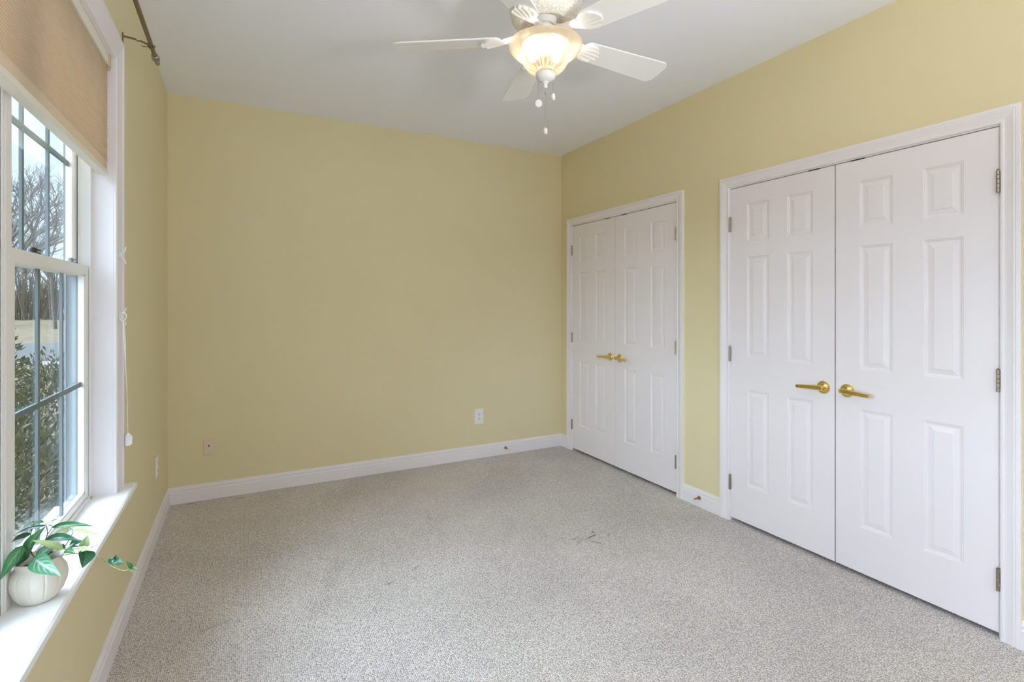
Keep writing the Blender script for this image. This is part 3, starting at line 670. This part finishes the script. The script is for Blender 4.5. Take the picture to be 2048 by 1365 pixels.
# pull chains with fobs; offsets are along the fan's own axes
def chain(dx, dy, ztop, zbot, kind):
    x, y = FC.x+dx, FC.y+dy
    m = MB()
    if kind == 'bead':
        z = ztop
        while z > zbot: m.sphere((x, y, z), .0016, 8, 5); z -= .0042
        m.tube([(x, y, ztop), (x, y, zbot)], .0005, 5)
    else:
        m.tube([(x, y, ztop), (x, y, zbot)], .0013, 8); m.sphere((x, y, ztop-.024), .0032, 10, 6, (1, 1, 1.4))
    return m
for dx, dy, zt2, zb2, kind, fob in ((-.034, -.004, 2.222, 2.130, 'bead', 'disc'), (0, 0, 2.190, 2.030, 'cord', 'egg'), (.028, -.012, 2.236, 2.165, 'bead', 'egg')):
    ch = chain(dx, dy, zt2, zb2, kind).build('pull_chain', M['chain'], fan)
    x, y = FC.x+dx, FC.y+dy
    if fob == 'disc':
        ax = Vector((-.35, -.8, -.45)).normalized()
        f = MB().lathe([(.004, -.004), (.0125, -.0035), (.0145, 0), (.0125, .0035), (.004, .004)], (x, y, zb2-.012), ax, 24)
    else:
        f = MB().sphere((x, y, zb2-.012), .0085, 16, 10, (1, 1, 1.5)).lathe([(.004, 0), (.0035, .003)], (x+.001, y-.004, zb2-.024), (0, -.3, -1), 10)
    f.build('fob', M['pendant'], ch)

# ------------------------------------------------------------------ potted vine on the stool
PC = Vector((-.006, -2.400, .602))
pl = empty('potted_vine', PC); tag(pl, 'green trailing vine in a small ribbed cream pot on the windowsill', 'plant')
pprof = [(.020, 0), (.030, .0005), (.036, .004), (.047, .020), (.0545, .040), (.0565, .055), (.0540, .072), (.0470, .084), (.0435, .090), (.0450, .096), (.0490, .102), (.0500, .105), (.0475, .1055), (.0420, .098), (.0390, .090), (.0390, .082)]
def pm(a, h):
    t = max(0, math.sin(min(1, max(0, h)/.085)*PI))
    return 1-.055*t*max(0, 1-abs(math.sin(a*6+.35))*3.2)
MB().lathe(pprof, PC, (0, 0, 1), 288, True, False, mod=pm).build('pot', M['pot'], pl, origin=PC)
MB().lathe([(.0388, .0), (.030, .004), (.012, .006)], PC+Vector((0, 0, .082)), (0, 0, 1), 32).build('soil', M['soil'], pl)
LEAVES= [((-0.0389, -2.4159, 0.746), (-0.0668, -2.4465, 0.691), 0.0262, 0, 0.8), ((-0.0384, -2.3823, 0.7154), (-0.0523, -2.4089, 0.698), 0.0198, 1, 0.5), ((-0.0028, -2.4519, 0.7259), (0.0635, -2.532, 0.7076), 0.0406, 2, 0.9), ((-0.0347, -2.3956, 0.7184), (0.005, -2.4052, 0.7873), 0.0308, 0, 0.8), ((-0.0071, -2.4214, 0.7215), (0.0276, -2.417, 0.739), 0.0271, 2, 0.6), ((0.042, -2.4472, 0.7412), (-0.0087, -2.4544, 0.7738), 0.0168, 3, 0.5), ((0.0075, -2.4064, 0.7518), (0.0856, -2.4702, 0.7588), 0.0235, 1, 0.7), ((-0.0084, -2.3755, 0.7759), (0.0261, -2.3823, 0.7902), 0.0083, 1, 0.3), ((0.0016, -2.3921, 0.7829), (-0.073, -2.3528, 0.7573), 0.011, 1, 0.3), ((-0.0102, -2.3632, 0.7827), (-0.0646, -2.3346, 0.765), 0.013, 0, 0.5), ((-0.0288, -2.3874, 0.7663), (-0.0723, -2.3645, 0.7436), 0.0146, 1, 0.5), ((0.0145, -2.3762, 0.7706), (0.1011, -2.4218, 0.7725), 0.0158, 0, 0.5), ((0.0473, -2.4048, 0.7675), (0.0162, -2.3997, 0.7591), 0.0147, 3, 0.6), ((0.063, -2.4357, 0.7745), (0.1299, -2.4822, 0.7694), 0.0109, 3, 0.5), ((0.0892, -2.4607, 0.7428), (0.1007, -2.4781, 0.7735), 0.0216, 3, 0.9), ((0.0817, -2.4681, 0.735), (0.1121, -2.4954, 0.7451), 0.0161, 3, 0.7), ((0.0967, -2.476, 0.7323), (0.0968, -2.5099, 0.7079), 0.0354, 1, 0.9), ((0.0469, -2.4272, 0.7281), (0.0783, -2.4437, 0.7354), 0.0109, 1, 0.5), ((0.0547, -2.4539, 0.7359), (0.0767, -2.4767, 0.7336), 0.0161, 0, 0.6), ((0.0582, -2.4331, 0.7418), (0.0872, -2.4484, 0.749), 0.0164, 1, 0.6), ((0.1523, -2.4939, 0.704), (0.1791, -2.5194, 0.7024), 0.0198, 1, 0.7), ((0.1523, -2.4939, 0.7031), (0.1595, -2.4977, 0.7203), 0.0126, 1, 0.8), ((0.1475, -2.4914, 0.7121), (0.1546, -2.5064, 0.6983), 0.0126, 1, 0.8), ((0.1507, -2.4931, 0.6959), (0.1665, -2.5127, 0.6992), 0.009, 0, 0.6), ((0.193, -2.5154, 0.6869), (0.1812, -2.5204, 0.7112), 0.009, 0, 0.7), ((0.1906, -2.5141, 0.6869), (0.2129, -2.5371, 0.6872), 0.0065, 0, 0.6), ((0.189, -2.5133, 0.6859), (0.1799, -2.5198, 0.6843), 0.004, 3, 0.7), ((0.0146, -2.365, 0.7728), (0.0578, -2.3877, 0.7747), 0.0113, 1, 0.5), ((-0.0107, -2.4082, 0.7184), (0.0178, -2.4006, 0.7178), 0.0164, 1, 0.6), ((0.0372, -2.4334, 0.7419), (0.05, -2.4401, 0.7329), 0.0126, 1, 0.6)]
VINES= [[(-0.0143, -2.395, 0.7008), (-0.0187, -2.404, 0.7166), (-0.0293, -2.4097, 0.7323), (-0.0389, -2.4159, 0.746)], [(-0.0127, -2.3958, 0.7008), (-0.0087, -2.4205, 0.718), (-0.0028, -2.4519, 0.7259)], [(-0.0143, -2.395, 0.699), (-0.0272, -2.3882, 0.719), (-0.032, -2.3857, 0.7481), (-0.0345, -2.3617, 0.7703), (-0.0333, -2.3511, 0.779), (-0.0357, -2.3498, 0.7864)], [(-0.0111, -2.3967, 0.699), (-0.0011, -2.4132, 0.7275), (0.0034, -2.4043, 0.7518), (0.0032, -2.3929, 0.7655), (0.0016, -2.3921, 0.7829)], [(0.0049, -2.3938, 0.7637), (0.0079, -2.3728, 0.7715), (0.0015, -2.3807, 0.7814)], [(0.0112, -2.3745, 0.7715), (0.0178, -2.378, 0.7725), (0.0277, -2.3832, 0.7697)], [(-0.0043, -2.4115, 0.704), (0.0183, -2.4347, 0.7233), (0.0404, -2.4464, 0.7377), (0.0595, -2.4564, 0.7395), (0.0788, -2.4553, 0.7356), (0.0892, -2.4607, 0.7428)], [(0.0788, -2.4553, 0.7356), (0.0967, -2.476, 0.7323)], [(0.1039, -2.4797, 0.7404), (0.1134, -2.4847, 0.7448), (0.1213, -2.4889, 0.7498)], [(-0.0046, -2.4001, 0.6972), (0.0245, -2.4267, 0.7112), (0.0515, -2.4522, 0.7251), (0.0801, -2.4672, 0.7278), (0.1134, -2.4847, 0.7237), (0.1276, -2.4923, 0.718), (0.1379, -2.4864, 0.7022), (0.1523, -2.4939, 0.7031)], [(0.1395, -2.4872, 0.7013), (0.1523, -2.4939, 0.6914), (0.1799, -2.5198, 0.6857), (0.1906, -2.5141, 0.6863)], [(0.0436, -2.4481, 0.7377), (0.0469, -2.4272, 0.739), (0.0552, -2.4202, 0.7564), (0.063, -2.4357, 0.7745), (0.0473, -2.4048, 0.774)], [(0.005, -2.4052, 0.7518), (0.0211, -2.391, 0.7611), (0.0473, -2.4048, 0.7675)], [(0.1842, -2.5107, 0.6841), (0.1958, -2.5281, 0.6857), (0.2021, -2.5315, 0.6848)]]

CAMDIR = (Vector((0.4418, -4.0723, 1.3355))-PC).normalized()
POFF = PC-Vector((-.014, -2.389, .602))
vines = []
for i, v in enumerate(VINES):
    m = MB().tube(spline([Vector(q)+POFF for q in v], 6), .0013 if i < 12 else .0009, 6, .0008)
    vines.append((m.build('vine', M['stem_dark'] if i in (2, 3, 4, 5) else M['stem'], pl), [Vector(q)+POFF for q in v]))
def leaf(bpt, tpt, w, kind, cw, parent, rnd):
    b, t = Vector(bpt)+POFF, Vector(tpt)+POFF
    ax = t-b; Ln = ax.length; ax.normalize()
    up = (CAMDIR*cw+Vector((0, 0, 1))*(1-cw)+Vector((rnd.uniform(-.25, .25), rnd.uniform(-.25, .25), 0)))
    nrm = (up-ax*up.dot(ax)).normalized(); sd = ax.cross(nrm)
    nU, nV = 16, 8; m = MB(); uv = []; rows = []
    arch = rnd.uniform(.06, .14)*Ln; fold = rnd.uniform(.15, .4); wav = rnd.uniform(0, 6)
    for i in range(nU+1):
        u = i/nU
        # heart outline: wide near the base, pointed tip
        hw = w*.5*(math.sin(PI*min(1, u**.62))**.85)*(1.06-.25*u) if 0 < u < 1 else 0
        hw = max(hw, w*.004)
        row = []
        for j in range(nV+1):
            v = -1+2*j/nV
            back = -.09*Ln*abs(v)**1.5*max(0, 1-u*3.5) if w > .015 else 0
            q = b+ax*(u*Ln+back)+sd*(hw*v)+nrm*(arch*math.sin(PI*u)+fold*hw*abs(v)+.05*hw*math.sin(wav+u*9+v*2)+.0004)
            row.append(q); uv.append((u, v))
        rows.append(row)
    ids = [m.pts(r) for r in rows]; n0 = len(m.v)
    idb = [m.pts([q-nrm*.0005 for q in r]) for r in rows]; uv = uv+uv
    for i in range(nU):
        for j in range(nV):
            m.face((ids[i][j], ids[i+1][j], ids[i+1][j+1], ids[i][j+1]), True); m.face((idb[i][j], idb[i][j+1], idb[i+1][j+1], idb[i+1][j]), True)
    for i in range(nU):
        m.face((ids[i][0], idb[i][0], idb[i+1][0], ids[i+1][0])); m.face((ids[i][nV], ids[i+1][nV], idb[i+1][nV], idb[i][nV]))
    o = m.build('leaf', LEAF[kind], parent, origin=b, recalc=False, uv=uv)
    if kind == 3: o['label'] = 'pale yellow-green young leaf'
    elif kind == 2: o['label'] = 'silvery variegated leaf'
rl = random.Random(11)
for bpt, tpt, w, kind, cw in LEAVES:
    b = Vector(bpt)+POFF
    par = min(vines, key=lambda vv: min((q-b).length for q in vv[1]))[0]
    leaf(bpt, tpt, w, kind, cw, par, rl)

# ------------------------------------------------------------------ outdoors
GZ = -.45
struct(MB().box(-70, -.15, -30, 110, GZ-.2, GZ).build('ground', M['lawn'], origin=(0, 0, GZ)), 'dry tan winter lawn outside the window', 'lawn')
rdm = MB().box(-70, -.3, 17.0, 26.5, GZ, GZ+.015)
struct(rdm.build('street', M['asphalt']), 'grey asphalt street seen through the lower window', 'street')
struct(MB().box(-70, -.3, 15.2, 16.6, GZ, GZ+.03).build('sidewalk', M['concrete']), 'pale concrete sidewalk in front of the street', 'sidewalk')
struct(MB().box(-.150, -.1455, OY1+.10, .12, GZ, 3.0).build('wall_exterior', M['facade'], origin=(-.2, -.8, GZ)), 'grey outer face of the window wall', 'wall')

def bare_tree(x, y, hgt, seed, lab):
    rn = random.Random(seed); base = Vector((x, y, GZ)); r = empty('bare_tree', base); tag(r, lab, 'tree', 'bare winter trees beyond the street')
    tr_ = MB(); br = MB()
    top = base+Vector((rn.uniform(-.4, .4), rn.uniform(-.4, .4), hgt*.45)); R0 = hgt*.012
    tr_.tube(spline([base, base.lerp(top, .5)+Vector((rn.uniform(-.2, .2), 0, 0)), top], 5), R0, 8, R0*.65)
    cnt = [0]
    def grow(p, d, L, rad, lev):
        if lev == 0 or cnt[0] > 1500: return
        cnt[0] += 1
        q1 = p+d*L*.5+Vector((rn.uniform(-1, 1), rn.uniform(-1, 1), rn.uniform(-.5, .5)))*L*.06; q2 = p+d*L
        br.tube([p, q1, q2], rad, 5 if lev < 4 else 6, rad*.62)
        for k in range(3 if lev > 2 else 4):
            nd = (d+Vector((rn.uniform(-1, 1), rn.uniform(-1, 1), rn.uniform(-.25, .75)))*.75).normalized()
            grow(p+d*L*rn.uniform(.45, 1), nd, L*rn.uniform(.55, .78), rad*.60, lev-1)
    for k in range(6):
        a = rn.uniform(0, 2*PI); s = rn.uniform(.55, 1)
        grow(base.lerp(top, s), Vector((math.cos(a)*.75, math.sin(a)*.75, rn.uniform(.4, 1.1))).normalized(), hgt*rn.uniform(.17, .26), R0*.5, 6)
    tr_.build('trunk', M['bark'], r); br.build('branches', M['bark'], r)
TREES = [(-4.6, 12.6, 8.0, 1, 'nearest bare tree on the lawn, seen behind the right muntin of the upper sash'),
         (-7.4, 20.6, 9.5, 9, 'bare tree at the near curb, in the middle of the upper sash'),
         (-10.4, 31.0, 10.5, 2, 'tall bare tree just across the street, behind the left muntin'),
         (-5.9, 24.6, 10.0, 7, 'tall bare tree across the street, at the right edge of the upper glass'),
         (-11.4, 43.5, 10.5, 3, 'bare tree far across the street, between the two muntins'),
         (-17.0, 49.5, 12.0, 4, 'distant bare tree at the left edge of the glass'),
         (-12.6, 56.0, 12.0, 6, 'distant bare tree low behind the sash lock'), (-18.6, 58.0, 11.0, 8, 'farthest bare tree, low at the left of the upper sash')]
for t in TREES: bare_tree(*t)
# low wood line far behind
wl = MB(); rn = random.Random(5)
for k in range(900):
    x = rn.uniform(-45, -8); y = 70+rn.uniform(0, 14); h = rn.uniform(3.0, 7.5)
    p = Vector((x, y, GZ)); q = p+Vector((rn.uniform(-1.2, 1.2), rn.uniform(-1, 1), h))
    wl.tube([p, p.lerp(q, .5), q], .10, 4, .02)
    for j in range(3):
        s = p.lerp(q, rn.uniform(.35, .9)); wl.tube([s, s+Vector((rn.uniform(-1.4, 1.4), rn.uniform(-1, 1), rn.uniform(.3, 1.6)))], .04, 3, .015)
tag(wl.build('distant_woods', M['bark']), 'dense brown-grey bare woods on the horizon outside', 'woods', kind='stuff')
# house across the street
hx, hy = -26.5, 48.0; hs_ = empty('house', (hx, hy, GZ)); tag(hs_, 'low brown house across the street, half hidden by trees', 'house')
MB().box(hx-5, hx+5, hy, hy+7, GZ, GZ+2.7).build('house_wall', M['siding'], hs_)
k = MB(); k.rings([[(hx-5.4, hy-.5, GZ+2.7), (hx-5.4, hy+7.5, GZ+2.7), (hx-5.4, hy+3.5, GZ+4.6)], [(hx+5.4, hy-.5, GZ+2.7), (hx+5.4, hy+7.5, GZ+2.7), (hx+5.4, hy+3.5, GZ+4.6)]], sm=False); k.build('roof', M['roof'], hs_)
for dx in (-3.2, -.8, 1.6, 3.6):
    w_ = MB().box(hx+dx-.55, hx+dx+.55, hy-.04, hy, GZ+.95, GZ+2.15).build('house_window', M['trim'], hs_)
    MB().box(hx+dx-.45, hx+dx+.45, hy-.06, hy-.04, GZ+1.05, GZ+2.05).build('pane', M['paneglass'], w_)
# evergreen foundation shrubs
def shrub(x, y, rx, ry, h, seed, n, lab):
    rn = random.Random(seed); base = Vector((x, y, GZ)); r = empty('evergreen_shrub', base); tag(r, lab, 'shrub', 'evergreen shrubs outside the window')
    st = MB()
    for k in range(7):
        a = rn.uniform(0, 2*PI); st.tube([base, base+Vector((math.cos(a)*rx*.25, math.sin(a)*ry*.25, h*.45)), base+Vector((math.cos(a)*rx*.6, math.sin(a)*ry*.6, h*.85))], .012, 6, .004)
    st.build('stems', M['bark'], r)
    lf = MB()
    for k in range(n):
        u = Vector((rn.gauss(0, 1), rn.gauss(0, 1), rn.gauss(0, 1))).normalized(); s = rn.uniform(.45, 1.0)**.5
        bump = 1+.18*noise.noise(u*3+Vector((seed, 0, 0)))
        c = base+Vector((u.x*rx*s*bump, u.y*ry*s*bump, h*.5+u.z*h*.5*s*bump))
        if c.z < GZ+.03: c.z = GZ+.03
        if c.x > -.27: c.x = -.27-rn.uniform(0, .06)
        d = (u+Vector((rn.uniform(-.8, .8), rn.uniform(-.8, .8), rn.uniform(-.2, .9)))).normalized(); sd = d.cross(Vector((rn.uniform(-1, 1), rn.uniform(-1, 1), rn.uniform(-1, 1)))).normalized(); nn = d.cross(sd)
        L_ = rn.uniform(.035, .060); w_ = L_*.36
        i = lf.pts([c, c+d*L_*.5+sd*w_*.5+nn*.004, c+d*L_, c+d*L_*.5-sd*w_*.5+nn*.004, c+d*L_*.5-nn*.003])
        for f in ((0, 1, 4), (1, 2, 4), (2, 3, 4), (3, 0, 4)): lf.face([i[q] for q in f])
    lf.build('foliage', M['shrub'], r, recalc=False)
shrub(-1.22, .45, .42, .55, 1.85, 3, 5200, 'tallest dark evergreen shrub, at the left edge of the lower window')
shrub(-1.02, 1.75, .42, .60, 1.35, 4, 4600, 'lower dark evergreen shrub behind the left muntin of the lower window')
shrub(-.62, -.55, .30, .42, 1.25, 5, 3600, 'dark evergreen shrub closest to the glass')
shrub(-1.35, 3.6, .55, .8, 1.0, 6, 3200, 'farther low evergreen shrub along the house front')
